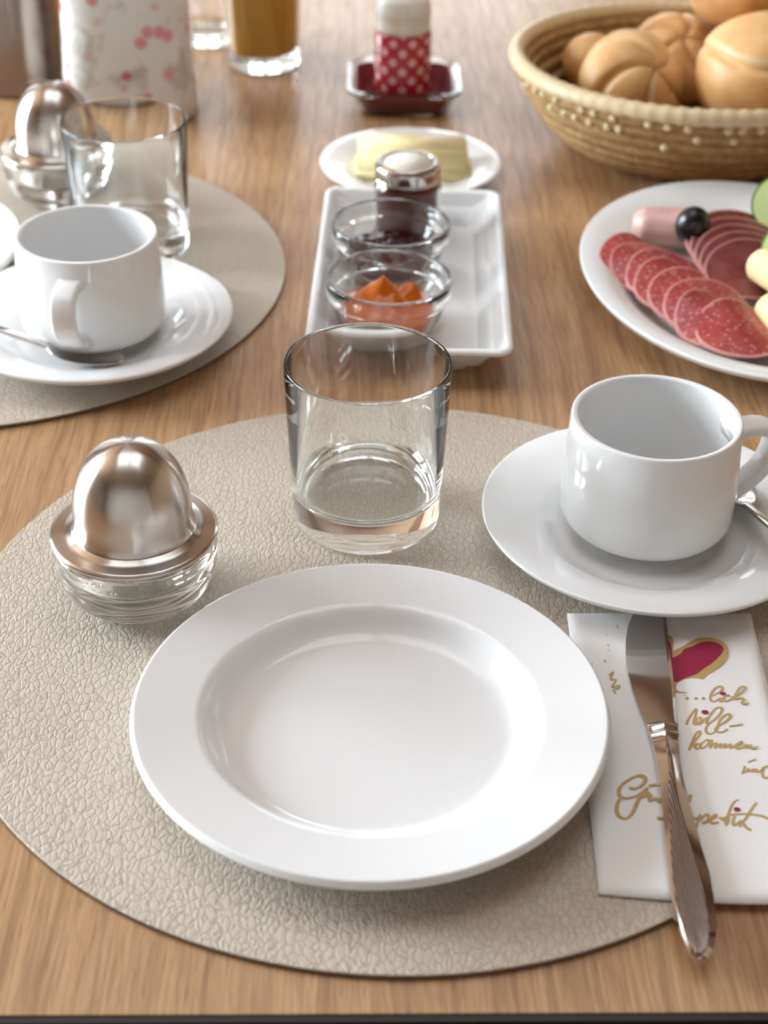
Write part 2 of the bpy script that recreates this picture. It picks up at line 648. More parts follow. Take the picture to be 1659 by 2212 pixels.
# ------------------------------------------------------------------ porcelain
def plate_profile(R, rimz, well, floor_r, floor_z, foot_r, th=.0036):
    zi = floor_z + (rimz - floor_z) * .72
    top = [(0, floor_z, 0), (floor_r, floor_z, .012), (well, zi, .006), (R - .0015, rimz, .0012), (R, rimz - .0028, .0016),
           (R - .0035, rimz - th - .0020, .0030), (well + .003, zi - th - .0006, .008), (foot_r + .006, .0028, .006), (foot_r + .002, 0, .0008), (foot_r - .002, 0, .0008), (foot_r - .004, .0022, .001), (0, .0022, 0)]
    return fillet(top, 8)


def plate(name, x, y, z, prof, m, label, cat, group=None, sx=1, sy=1, rz=0, seg=160):
    bm = lathe(prof, seg, sx, sy)
    fixn(bm)
    o = mesh(name, bm, m, None, (x, y, z), (0, 0, rz))
    return tag(o, label, cat, group)


dp = plate_profile(.0942, .0192, .0665, .0590, .0055, .050, .0052)
plate('dinner_plate', -.0037, .4782, MT, dp, PORC, 'empty white dinner plate in the middle of the front place mat', 'plate', 'white dinner plates', seg=224)
plate('dinner_plate', -.3166, .8885, MT, dp, PORC, 'white dinner plate cut off by the left edge of the photo, beside the left cup', 'plate', 'white dinner plates')

sp = fillet([(0, .0048, 0), (.0300, .0048, .0), (.0315, .0042, .0), (.0330, .0048, 0), (.0440, .0052, .008), (.0520, .0098, .006), (.0772, .0180, 0), (.0790, .0172, .0014),
             (.0770, .0145, .0014), (.0530, .0064, .008), (.0440, .0016, .004), (.0415, 0, .0006), (.0385, 0, .0006), (.0370, .0016, .001), (0, .0016, 0)], 8)
plate('saucer', .1240, .6194, MT, sp, PORC, 'white saucer under the right-hand coffee cup, its rim over the napkin', 'saucer', 'white saucers', seg=192)
plate('saucer', -.1658, .8060, MT, sp, PORC, 'white saucer under the left coffee cup, carrying the dark teaspoon', 'saucer', 'white saucers', seg=192)


def handle_bm():
    """ear handle in the x-z plane: leaves the wall under the rim, runs out flat, then curves down and back"""
    key = [(.0352, .0478), (.0425, .0488), (.0500, .0492), (.0565, .0468), (.0590, .0405), (.0582, .0330), (.0545, .0258), (.0490, .0200), (.0440, .0165), (.0380, .0142)]
    path = []
    for i in range(len(key) - 1):
        p0, p1, p2, p3 = (Vector(key[max(0, min(len(key) - 1, i + d))]) for d in (-1, 0, 1, 2))
        for s in range(5):
            t = s / 5
            path.append(.5 * ((2 * p1) + (p2 - p0) * t + (2 * p0 - 5 * p1 + 4 * p2 - p3) * t * t + (3 * p1 - p0 - 3 * p2 + p3) * t ** 3))
    path.append(Vector(key[-1]))
    rings = []
    n = len(path)
    for i, p in enumerate(path):
        t = (path[min(i + 1, n - 1)] - path[max(i - 1, 0)]).normalized()
        nn = Vector((-t.y, t.x))
        u = i / (n - 1)
        flare = 1 + .25 * max(0, 1 - u / .12) + .35 * max(0, (u - .88) / .12)
        hw, ht = .0066 * flare, .0029 * flare
        sec = rrect(2 * hw, 2 * ht, min(.0022, ht * .85), 4)
        rings.append([(p.x + nn.x * b, a, p.y + nn.y * b) for a, b in sec])
    return fixn(loft(rings))


def cup(x, y, z, rz, label):
    e = empty('coffee_cup', (x, y, z), rz)
    tag(e, label, 'cup', 'white coffee cups')
    prof = fillet([(0, .0030, 0), (.0225, .0030, .001), (.0235, 0, .0008), (.0268, 0, .0008), (.0280, .0030, .002), (.0398, .0068, .0135), (.0404, .0240, .02), (.0386, .0595, 0),
                   (.0381, .0607, .0011), (.0355, .0605, .0011), (.0355, .0580, .004), (.0370, .0240, .02), (.0345, .0095, .012), (0, .0065, 0)], 8)
    mesh('body', fixn(lathe(prof, 160)), PORC, e)
    mesh('handle', handle_bm(), PORC, e)
    return e


cup(.1222, .6240, MT + .0050, math.radians(14), 'white coffee cup at the right, standing on its saucer behind the napkin')
cup(-.1650, .8060, MT + .0050, math.radians(-94), 'white coffee cup at the left, its handle turned towards the camera')


# ------------------------------------------------------------------ spoons
def spoon_bm(L=.105, handle_rise=.010):
    """bowl tip at +x, handle to -x; bowl bottom rests at z=0"""
    st = []
    # bowl: x from 0 (neck) to .040 (tip)
    for i in range(15):
        t = i / 14
        x = .001 + .041 * t
        w = .0124 * max(.0, math.sin(PI * min(1, (t * .93 + .035)) ** .82)) ** .62
        if i == 14:
            w = .0012
        depth = .0055 * math.sin(PI * t) ** .8 if 0 < t < 1 else 0
        st.append((x, w, .0062 - .0008 * t, depth, .0012))
    hs = []
    for i in range(16):
        t = i / 15
        x = -L * t
        w = .0022 + .0038 * t ** 1.6
        if i == 0:
            w = .0024
        z = .0064 + handle_rise * math.sin(min(1, t * 1.25) * PI / 2)
        hs.append((x, w, z, 0, .0011 if t > .2 else .0016))
    hs.append((-L - .003, .0038, hs[-1][2], 0, .0009))
    st = hs[::-1] + st
    m = 8
    rings = []
    for x, w, z, d, th in st:
        top, bot = [], []
        for j in range(m + 1):
            u = -1 + 2 * j / m
            dz = -d * (1 - u * u)
            rise = (0 if d else .0006 * (1 - u * u))
            top.append((x, w * u, z + dz + rise))
            bot.append((x, w * u * .97, z + dz - th))
        rings.append(top + bot[::-1])
    return fixn(loft(rings))


def spoon(tip, neck, tail, label):
    """place a teaspoon from three surveyed points: bowl tip, neck, a point of the handle"""
    o = mesh('teaspoon', spoon_bm(), STEEL)
    d = (tip - neck)
    rz = math.atan2(d.y, d.x)
    o.location = (neck.x, neck.y, neck.z)
    o.rotation_euler = (0, 0, rz)
    return tag(o, label, 'spoon', 'teaspoons on the saucers')


z0 = MT + .0062
s1 = spoon(Vector((-.1425, .7640, z0)), Vector((-.1835, .7675, z0)), None, 'polished teaspoon lying in front of the left cup on its saucer')
s1.rotation_euler = (0, math.radians(6), math.radians(-7))
s1.location = (-.1845, .7695, .0125)
s2 = spoon(Vector((.160, .65, z0)), Vector((.1655, .6290, z0)), None, 'teaspoon half hidden behind the right cup, its handle leaving the photo')
s2.rotation_euler = (0, math.radians(5), math.radians(100))
s2.scale = (1, .8, 1)
s2.location = (.1708, .6275, .0120)


# ------------------------------------------------------------------ tumblers
def tumbler(x, y, z, label):
    prof = fillet([(0, .0012, 0), (.0300, .0006, .001), (.0335, .0, .0015), (.0348, .0030, .0015), (.0382, .0822, 0), (.0380, .0838, .0007), (.0366, .0838, .0007), (.0364, .0825, .0),
                   (.0338, .0200, .006), (.0300, .0150, .006), (0, .0138, 0)], 8)
    o = mesh('tumbler', fixn(lathe(prof, 192)), GLASS, None, (x, y, z))
    return tag(o, label, 'glass', 'clear water tumblers')


tumbler(-.0085, .6360, MT, 'empty clear tumbler in the centre, just behind the dinner plate')
tumbler(-.1612, .9290, MT, 'empty clear tumbler on the left place mat, behind the left cup')


# ------------------------------------------------------------------ covered egg cups
def egg_cup(x, y, z, label, rz=0):
    e = empty('egg_cup', (x, y, z), rz)
    tag(e, label, 'egg cup', 'covered egg cups')
    g = fillet([(0, .0008, 0), (.0170, .0004, .001), (.0235, .0, .003), (.0310, .0060, .010), (.0352, .0165, .014), (.0358, .0265, .004), (.0352, .0300, .0012), (.0330, .0308, .001), (.0225, .0308, .001), (.0205, .0240, .003), (.0190, .0140, .004), (0, .0110, 0)], 8)
    mesh('glass_base', fixn(lathe(g, 160)), GLASS, e)
    dome = [(.0225, .0312, 0), (.0335, .0312, .0008), (.0360, .0322, .0008), (.0366, .0338, .0008), (.0352, .0348, .0010), (.0300, .0352, .004), (.0268, .0366, .0012), (.0258, .0385, .0018)]
    pr = fillet(dome, 6)[:-1]
    R, zc, top = .0256, .0450, .0775
    pr.append((.0257, .0400))
    for i in range(25):
        a = PI / 2 * i / 24
        pr.append((R * math.cos(a) ** .86 if i < 24 else 0.0, zc + (top - zc) * math.sin(a)))
    bm = lathe(pr, 160)
    o = mesh('dome_lid', fixn(bm), DOME, e)
    o['label'] = 'brushed steel dome lid'
    return e


egg_cup(-.1085, .5725, MT, 'egg cup with brushed steel dome lid on the front place mat, left of the tumbler')
egg_cup(-.2200, 1.0060, MT, 'egg cup with steel dome lid in the blurred back, beside the floral jug', .8)


# ------------------------------------------------------------------ napkin with print
NZ = .0056
c_nap = Vector((.120, .479, 0))
TL, TR, BL, BR = Vector((.0815, .5602, 0)), Vector((.1627, .5628, 0)), Vector((.0795, .3985, 0)), Vector((.1575, .3955, 0))
nx, ny = 28, 56
bm = bmesh.new()
grid_t, grid_b = [], []
for j in range(ny + 1):
    v = j / ny
    rt_, rb_ = [], []
    for i in range(nx + 1):
        u = i / nx
        p = (BL * (1 - u) + BR * u) * (1 - v) + (TL * (1 - u) + TR * u) * v
        p.y -= .0016 * math.sin(PI * u) * (1 - v)
        e = min(u * .08, (1 - u) * .08, v * .162, (1 - v) * .162)
        edge = max(0, 1 - e / .0022)
        zt = NZ - .0013 * edge ** 2 + .00018 * math.sin(u * 9 + v * 4) * min(1, e / .01)
        zb = MT + .0002 + .0006 * edge ** 2
        q = p - c_nap
        rt_.append(bm.verts.new((q.x, q.y, zt)))
        rb_.append(bm.verts.new((q.x, q.y, zb)))
    grid_t.append(rt_)
    grid_b.append(rb_)
for j in range(ny):
    for i in range(nx):
        bm.faces.new((grid_t[j][i], grid_t[j][i + 1], grid_t[j + 1][i + 1], grid_t[j + 1][i]))
        bm.faces.new((grid_b[j][i], grid_b[j + 1][i], grid_b[j + 1][i + 1], grid_b[j][i + 1]))
for i in range(nx):
    bm.faces.new((grid_b[0][i], grid_b[0][i + 1], grid_t[0][i + 1], grid_t[0][i]))
    bm.faces.new((grid_t[ny][i], grid_t[ny][i + 1], grid_b[ny][i + 1], grid_b[ny][i]))
for j in range(ny):
    bm.faces.new((grid_t[j][0], grid_t[j + 1][0], grid_b[j + 1][0], grid_b[j][0]))
    bm.faces.new((grid_b[j][nx], grid_b[j + 1][nx], grid_t[j + 1][nx], grid_t[j][nx]))
nap = mesh('napkin', fixn(bm), NAPKIN, None, c_nap)
tag(nap, 'folded white paper napkin with gold handwriting and a dark pink heart, under the knife', 'napkin')


def cr_spline(pts, step=4):
    if len(pts) < 3:
        return [Vector(p) for p in pts]
    out = []
    for i in range(len(pts) - 1):
        p0, p1, p2, p3 = (Vector(pts[max(0, min(len(pts) - 1, i + d))]) for d in (-1, 0, 1, 2))
        for s in range(step):
            t = s / step
            out.append(.5 * ((2 * p1) + (p2 - p0) * t + (2 * p0 - 5 * p1 + 4 * p2 - p3) * t * t + (3 * p1 - p0 - 3 * p2 + p3) * t ** 3))
    out.append(Vector(pts[-1]))
    return out


def on_napkin(px, py, dz):
    p = at(px, py, NZ + dz)
    return Vector((p.x - c_nap.x, p.y - c_nap.y, NZ + dz))


def ribbon(bm, pts, wid, dz, org, sc, lay=0):
    """pen stroke: flat ribbon of printed ink along a hand-drawn line"""
    P2 = [on_napkin(org[0] + p.x / sc, org[1] + p.y / sc, dz + lay * 1.2e-5 + 1.2e-6 * q) for q, p in enumerate(cr_spline(pts))]
    n = len(P2)
    L, R = [], []
    for i, p in enumerate(P2):
        t = P2[min(i + 1, n - 1)] - P2[max(i - 1, 0)]
        t.z = 0
        if t.length < 1e-9:
            t = Vector((1, 0, 0))
        t.normalize()
        # broad-nib pen: thickest on steep strokes
        w = wid * (.62 + .5 * abs(t.x * .5 - t.y * .86))
        if i in (0, n - 1):
            w *= .6
        s = Vector((-t.y, t.x, 0)) * w / 2
        L.append(bm.verts.new(p + s))
        R.append(bm.verts.new(p - s))
    for i in range(n - 1):
        bm.faces.new((R[i], R[i + 1], L[i + 1], L[i]))


def blob(bm, cx, cy, rx, ry, dz, org, sc, tilt=0.0):
    vs = []
    for k in range(20):
        a = -2 * PI * k / 20
        x, y = rx * math.cos(a), ry * math.sin(a)
        vs.append(bm.verts.new(on_napkin(org[0] + (cx + x * math.cos(tilt) - y * math.sin(tilt)) / sc, org[1] + (cy + x * math.sin(tilt) + y * math.cos(tilt)) / sc, dz)))
    bm.faces.new(vs)


A3, S3 = (1360, 1340), 5.548
A4, S4 = (1290, 1600), 4.496
A2, S2 = (1200, 1300), 3.614
words = {
    'lich': (A3, S3, .00105, [
        [(990, 905), (1040, 880), (1090, 850), (1114, 812), (1095, 790), (1055, 795), (1010, 830), (975, 885), (966, 940), (985, 968), (1020, 968), (1060, 950), (1088, 930), (1078, 962), (1100, 968), (1130, 945)],
        [(1205, 905), (1170, 895), (1135, 918), (1125, 948), (1150, 966), (1195, 955), (1245, 915), (1310, 885), (1360, 845), (1386, 810), (1366, 790), (1328, 800), (1290, 850), (1262, 905), (1250, 942), (1300, 930), (1350, 932), (1364, 950), (1345, 985), (1362, 1001), (1400, 998), (1438, 985)]]),
    'will': (A3, S3, .00115, [
        [(680, 1252), (700, 1200), (740, 1130), (780, 1078), (800, 1062), (795, 1120), (776, 1185), (768, 1230), (790, 1250), (825, 1235), (855, 1195), (848, 1165), (815, 1175), (800, 1205), (825, 1245), (865, 1230), (890, 1190), (935, 1165), (925, 1205), (915, 1240)],
        [(925, 1245), (945, 1180), (1000, 1090), (1050, 1047), (1095, 1045), (1106, 1075), (1080, 1125), (1030, 1180), (970, 1225), (925, 1275), (915, 1320), (935, 1352), (975, 1360), (1020, 1335), (1055, 1280), (1080, 1200), (1130, 1142), (1182, 1120), (1207, 1138), (1190, 1175), (1130, 1225), (1070, 1260), (1030, 1295), (1040, 1325), (1080, 1341), (1130, 1330), (1172, 1298)],
        [(1192, 1269), (1270, 1258), (1355, 1243)]]),
    'kommen': (A3, S3, .00120, [
        [(712, 1560), (730, 1510), (760, 1440), (790, 1370), (825, 1330), (848, 1338), (842, 1368), (810, 1412), (765, 1465), (738, 1520)],
        [(745, 1515), (780, 1488), (822, 1478), (795, 1500), (790, 1528), (825, 1540), (860, 1515)],
        [(900, 1450), (862, 1475), (848, 1510), (872, 1535), (915, 1510), (950, 1465), (935, 1432), (895, 1445)],
        [(945, 1440), (985, 1440), (980, 1480), (965, 1528), (1000, 1490), (1040, 1470), (1035, 1500), (1025, 1530), (1060, 1500), (1095, 1480), (1092, 1510), (1085, 1530), (1120, 1500), (1150, 1480), (1146, 1510), (1140, 1530), (1180, 1500), (1210, 1485), (1204, 1515), (1215, 1530), (1260, 1505), (1310, 1465), (1338, 1450), (1330, 1472), (1290, 1500), (1275, 1522), (1305, 1533), (1350, 1518), (1375, 1500), (1402, 1490), (1392, 1525), (1425, 1503), (1452, 1497), (1450, 1525), (1490, 1530), (1545, 1508)]]),
    'und': (A4, S4, .00105, [
        [(1408, 325), (1422, 290), (1437, 245), (1428, 280), (1428, 308), (1452, 298), (1472, 270), (1467, 298), (1492, 293), (1512, 275), (1508, 302), (1532, 280), (1552, 283), (1548, 303), (1585, 292), (1615, 260)],
        [(1662, 240), (1620, 260), (1600, 300), (1610, 348), (1640, 360), (1668, 345), (1690, 290), (1700, 220)],
        [(1460, 210), (1500, 194), (1542, 180)]]),
    'guten': (A4, S4, .00165, [
        [(312, 455), (365, 465), (420, 442), (460, 402), (466, 362), (432, 338), (372, 345), (300, 382), (240, 430), (211, 482), (216, 530), (252, 556), (310, 556), (380, 535), (440, 500), (492, 452)],
        [(470, 490), (415, 545), (388, 600), (368, 650), (330, 720), (282, 756), (222, 742), (190, 692), (195, 622), (220, 572), (262, 552)],
        [(425, 555), (462, 535), (500, 500), (495, 530), (520, 528), (505, 560), (532, 586)],
        [(500, 438), (540, 430), (580, 422)],
        [(540, 558), (580, 565), (612, 585), (650, 560), (690, 590), (760, 560)],
        [(580, 748), (640, 752), (700, 735)],
        [(910, 522), (897, 560), (886, 602)]]),
    'appetit': (A4, S4, .00120, [
        [(1003, 712), (988, 760), (972, 800), (955, 852)],
        [(930, 748), (965, 750), (1005, 728)],
        [(1000, 770), (1025, 738), (1062, 713), (1082, 735), (1062, 778), (1020, 795), (1060, 790), (1112, 758), (1155, 730), (1150, 718), (1120, 735), (1102, 770), (1122, 797), (1182, 788)],
        [(1380, 577), (1340, 587), (1305, 632), (1282, 690), (1264, 752), (1248, 824)],
        [(1178, 750), (1235, 750), (1290, 722), (1400, 712), (1520, 718), (1600, 732), (1668, 760)],
        [(1200, 755), (1240, 780), (1262, 800), (1275, 745)],
        [(1335, 730), (1318, 780), (1325, 820), (1352, 810), (1400, 770)],
        [(1550, 600), (1500, 662), (1450, 742), (1405, 800), (1375, 836)],
        [(1415, 795), (1450, 845), (1500, 870)]]),
    'flourish': (A2, S2, .00075, [
        [(482, 178), (486, 208)], [(408, 330), (415, 346)], [(404, 375), (420, 380)], [(378, 453), (396, 463)], [(402, 256), (408, 262)], [(282, 480), (290, 486)],
        [(415, 572), (452, 545), (430, 600), (472, 608), (440, 662), (497, 650), (490, 672), (455, 682), (468, 712)]]),
}
for w, (org, sc, wid, strokes) in words.items():
    bm = bmesh.new()
    for q, st in enumerate(strokes):
        ribbon(bm, st, wid, .00020, org, sc, q)
    if w == 'lich':
        for x in (690, 797, 885):
            blob(bm, x, 937, 24, 17, .00022, A3, S3)
        ribbon(bm, [(650, 905), (680, 895)], .0007, .00020, A3, S3)
    mesh('lettering' if w != 'flourish' else 'pen_flourish', bm, GOLD, nap, smooth=False)['label'] = {
        'lich': 'gold handwriting "...lich"', 'will': 'gold handwriting "Will-"', 'kommen': 'gold handwriting "kommen"', 'und': 'gold handwriting "und"',
        'guten': 'gold handwriting "Gu"', 'appetit': 'gold handwriting "petit"', 'flourish': 'fine gold pen scribble'}[w]
for (x, y, rx, ry, org, sc, t) in ((1118, 875, 38, 18, A3, S3, .05), (905, 1099, 43, 25, A3, S3, .1), (1358, 665, 35, 20, A4, S4, .1)):
    bm = bmesh.new()
    blob(bm, x, y, rx, ry, .00045, org, sc, t)
    mesh('ink_dot', bm, BERRY, nap, smooth=False)['label'] = 'dark pink dot over a letter'


def poly(pts, dz):
    bm = bmesh.new()
    vs = [bm.verts.new(on_napkin(A3[0] + p.x / S3, A3[1] + p.y / S3, dz)) for p in cr_spline(pts + [pts[0]], 3)[:-1]]
    bm.faces.new(vs)
    bmesh.ops.triangulate(bm, faces=bm.faces[:])
    for f in bm.faces:
        if f.normal.z < 0:
            f.normal_flip()
    return bm


heart_out = [(525, 362), (620, 320), (720, 260), (820, 214), (930, 208), (1030, 220), (1110, 250), (1170, 310), (1187, 380), (1165, 460), (1110, 530), (1020, 600), (930, 655), (880, 705), (800, 692), (700, 700), (600, 735), (555, 800), (590, 850), (700, 866), (560, 870), (470, 800), (380, 640), (300, 430), (310, 270), (400, 180), (470, 178), (510, 205), (526, 260)]
heart_in = [(515, 445), (560, 432), (620, 390), (660, 340), (740, 315), (840, 270), (920, 252), (1010, 260), (1090, 290), (1125, 335), (1110, 385), (1050, 455), (960, 530), (880, 580), (820, 630), (740, 665), (640, 700), (560, 740), (480, 700), (410, 580), (360, 430), (370, 300), (440, 235), (485, 260), (505, 340)]
hp = mesh('heart_outline', poly(heart_out, .00022), GOLD, nap, smooth=False)
hp['label'] = 'gold brushed heart outline'
mesh('heart_fill', poly(heart_in, .00030), BERRY, nap, smooth=False)['label'] = 'dark pink heart'

# ------------------------------------------------------------------ knife
kz = NZ + .0006
blade_px = [(1288, 1412, 1426), (1297, 1400, 1430), (1310, 1385, 1434), (1326, 1369, 1437), (1355, 1356, 1440), (1383, 1351.6, 1443.5), (1411, 1351, 1447), (1438, 1353, 1450), (1460, 1357, 1453), (1494, 1366, 1458), (1535, 1381, 1460), (1572, 1397, 1462)]
handle_px = [(1572, 1397, 1462), (1580, 1398, 1463), (1584, 1400, 1462), (1590, 1400, 1463), (1597, 1402, 1464), (1601, 1404, 1464), (1606, 1406, 1462), (1625, 1410, 1464), (1660, 1417, 1467), (1700, 1422, 1474), (1750, 1428, 1487), (1800, 1432, 1501), (1850, 1437, 1514), (1900, 1442, 1530), (1950, 1448, 1538), (1986, 1453, 1543), (2020, 1463, 1545), (2049, 1475, 1542), (2070, 1489, 1535), (2082, 1503, 1527), (2085, 1510, 1518)]
kc = at(1430, 1590, kz)
kn = empty('table_knife', (kc.x, kc.y, kz))
tag(kn, 'steel table knife lying on the printed napkin, handle towards the table edge', 'knife')


def kp(px, py, dz):
    p = at(px, py, kz + dz)
    return Vector((p.x - kc.x, p.y - kc.y, dz))


def lens_loft(stations, m=10):
    """stations: (left, right, z_bottom, thickness_left, thickness_mid, ridge position)"""
    rings = []
    for (L, R, zb, te, tm, rp) in stations:
        topv, botv = [], []
        for j in range(m + 1):
            u = j / m
            p = L.lerp(R, u)
            h = te + (tm - te) * (u / rp if u < rp else (1 - u) / (1 - rp))
            topv.append((p.x, p.y, zb + h))
            botv.append((p.x, p.y, zb))
        rings.append(topv + botv[::-1])
    return fixn(loft(rings))


st = []
for i, (y, a, b) in enumerate(blade_px):
    t = i / (len(blade_px) - 1)
    st.append((kp(a, y, 0), kp(b, y, 0), .0002 + .0006 * t, .0004, .0014 + .0006 * t, .90))
mesh('blade', lens_loft(st), STEEL, kn, angle=35)
bm = bmesh.new()
st = []
for i, (y, a, b) in enumerate(handle_px):
    tm = [.0028, .0042, .0044, .0034, .0046, .0046, .0038][i] if i < 7 else .0052
    zb = .0008
    if i >= 7:
        zb = .0008
    rp = .5 if i < 7 else max(.42, .55 - .012 * (i - 7))
    te = tm * .55
    if i >= len(handle_px) - 3:
        tm *= (.85, .7, .45)[i - len(handle_px) + 3]
        te = tm * .5
    st.append((kp(a, y, 0), kp(b, y, 0), zb, te, tm, rp))
mesh('handle', lens_loft(st, 12), STEEL, kn, angle=40)


def mk_groove():
    n = NT('grooved_steel')
    v = n.coord((1, 1, 1), (0, 0, math.radians(-4)))
    brk = n.noise(n.coord((900, 130, 1)), 1, 2, .5)
    sep = n.n('SeparateXYZ', i_0=v)
    w = n.math('MULTIPLY_ADD', n.math('SINE', n.math('ADD', n.math('MULTIPLY', sep.outputs[0], 2 * PI / .00095), n.math('MULTIPLY', brk.outputs[0], 1.6))), .5, .5)
    n.p(Base_Color=n.ramp(w, [(.25, (.10, .065, .055)), (.60, (.50, .44, .41))]), Roughness=.26, Metallic=1.0)
    n.bump(w, .6, .00022)
    return n.m


inl_l = [(1662, 1446), (1700, 1445), (1750, 1447), (1830, 1450), (1900, 1455), (1960, 1463), (2010, 1477), (2045, 1493), (2058, 1505)]
inl_r = [(1662, 1448), (1700, 1459), (1750, 1472), (1830, 1494), (1900, 1514), (1960, 1527), (2010, 1532), (2045, 1527), (2058, 1515)]
bm = bmesh.new()
prev = None
for (y, a), (_, b) in zip(inl_l, inl_r):
    # rests a hair above the facet of the handle
    row = []
    for j in range(7):
        u = j / 6
        p = kp(a + (b - a) * u, y, .0060)
        row.append(bm.verts.new((p.x, p.y, .0060 + .00035 * math.sin(PI * u))))
    if prev:
        for j in range(6):
            bm.faces.new((prev[j], row[j], row[j + 1], prev[j + 1]))
    prev = row
fixn(bm)
for f in bm.faces:
    if f.normal.z < 0:
        f.normal_flip()
r = bmesh.ops.extrude_face_region(bm, geom=bm.faces[:])
bmesh.ops.translate(bm, vec=(0, 0, -.0022), verts=[g for g in r['geom'] if isinstance(g, bmesh.types.BMVert)])
fixn(bm)
mesh('textured_panel', bm, mk_groove(), kn, angle=40)['label'] = 'finely grooved panel on the handle'

# ------------------------------------------------------------------ rectangular tray with jams
TRW, TRL, TRZ = .113, .219, .0235
tr_c = Vector((.0132, .8715, 0))
tr_a = math.radians(-.9)
secs = [(TRW - .044, TRL - .044, .010, .0), (TRW - .042, TRL - .042, .010, .0005), (TRW - .038, TRL - .038, .010, .004), (TRW - .012, TRL - .012, .009, .0195), (TRW - .002, TRL - .002, .009, .0203), (TRW, TRL, .009, .0215),
        (TRW, TRL, .009, .0228), (TRW - .0012, TRL - .0012, .0085, .0235), (TRW - .006, TRL - .006, .007, .0237), (TRW - .0085, TRL - .0085, .006, .0230), (TRW - .011, TRL - .011, .006, .0215), (TRW - .030, TRL - .030, .005, .0068), (TRW - .034, TRL - .034, .005, .0058), (TRW - .040, TRL - .040, .005, .0055)]
bm = loft([[(x, y, z) for x, y in rrect(w, l, r, 7)] for w, l, r, z in secs])
tray = mesh('serving_tray', fixn(bm), PORC2, None, (tr_c.x, tr_c.y, 0), (0, 0, tr_a), angle=50)
tag(tray, 'rectangular white porcelain tray holding the two jam bowls and the jar', 'tray')
TF = .0056


def jam_bowl(x, y, label):
    prof = fillet([(0, .0006, 0), (.0200, .0, .003), (.0270, .0040, .008), (.0330, .0225, .004), (.0345, .0240, .0010), (.0352, .0260, .0010), (.0356, .0325, .0012), (.0352, .0350, .0010), (.0326, .0350, .0012), (.0316, .0300, .002), (.0303, .0230, .006), (.0245, .0065, .008), (.0190, .0030, .004), (0, .0028, 0)], 6)
    o = mesh('jam_bowl', fixn(lathe(prof, 160)), GLASS, None, (x, y, TF))
    return tag(o, label, 'bowl', 'small glass jam bowls')


B1, B2 = (.0002, .8165), (.0008, .8900)
jam_bowl(*B1, 'small glass bowl of orange jam, the nearer of the two on the white tray')
jam_bowl(*B2, 'small glass bowl of dark red jam, between the orange one and the jam jar')


def jam(name, x, y, m, label, seed, mound, rr=.0235):
    """dollop that fills the round bottom of its bowl, with a lumpy top"""
    bm = bmesh.new()
    seg, rings = 72, 18
    # underside follows the inside of the bowl with a small clearance
    under = [(0, .0032), (.0150, .0033), (.0186, .0037), (.0218, .0062), (.0238, .0088), (.0258, .0125), (.0272, .0160)]
    vs = []
    for r, z in under:
        vs.append([bm.verts.new((r * math.cos(2 * PI * k / seg), r * math.sin(2 * PI * k / seg), z)) for k in range(seg)] if r else [bm.verts.new((0, 0, z))])
    for q in range(rings + 1):
        t = 1 - q / rings
        ring = []
        for k in range(seg if q < rings else 1):
            a = 2 * PI * k / seg
            R = .0274 * t
            px, py = R * math.cos(a), R * math.sin(a)
            h = .0168 + mound(px, py, t) + .0016 * noise.noise(Vector((px * 130, py * 130, seed))) * min(1, (1 - t) * 6)
            ring.append(bm.verts.new((px, py, h)))
        vs.append(ring)
    for a, b in zip(vs, vs[1:]):
        for k in range(seg):
            k2 = (k + 1) % seg
            if len(a) == 1:
                bm.faces.new((a[0], b[k2], b[k]))
            elif len(b) == 1:
                bm.faces.new((a[k], a[k2], b[0]))
            else:
                bm.faces.new((a[k], a[k2], b[k2], b[k]))
    fixn(bm)
    for f in bm.faces:      # the face wetting the glass has no gloss of its own
        f.material_index = 1 if f.calc_center_median().z < .0165 and f.normal.z < .3 else 0
    o = mesh(name, bm, list(m), None, (x, y, TF))
    return tag(o, label, 'jam', 'portions of jam')


def g(x, y, cx, cy, s):
    return math.exp(-((x - cx) ** 2 + (y - cy) ** 2) / (2 * s * s))


def mound1(x, y, t):
    edge = min(1, (1 - t) * 3.2)
    return edge * (.0105 * g(x, y, -.006, .003, .0095) + .0055 * max(0, 1 - abs(x + .004 - .15 * y) / .006) * g(x, y, -.003, .007, .007) + .0100 * g(x, y, .0135, .003, .006) + .003 * g(x, y, 0, -.008, .012)) - .002 * g(x, y, .0055, .002, .003)


def mound2(x, y, t):
    edge = min(1, (1 - t) * 3)
    return edge * (.0050 * g(x, y, .004, -.002, .011) + .004 * g(x, y, -.010, .004, .006) + .002 * math.sin(x * 500) * math.cos(y * 430) * .5)


jam('apricot_jam', *B1, (ORANGE, ORANGE_WET), 'translucent orange jam heaped in the nearer glass bowl', 3.1, mound1)
jam('berry_jam', *B2, (DARKJAM, DARKJAM_WET), 'dark red berry jam in the farther glass bowl', 8.4, mound2)

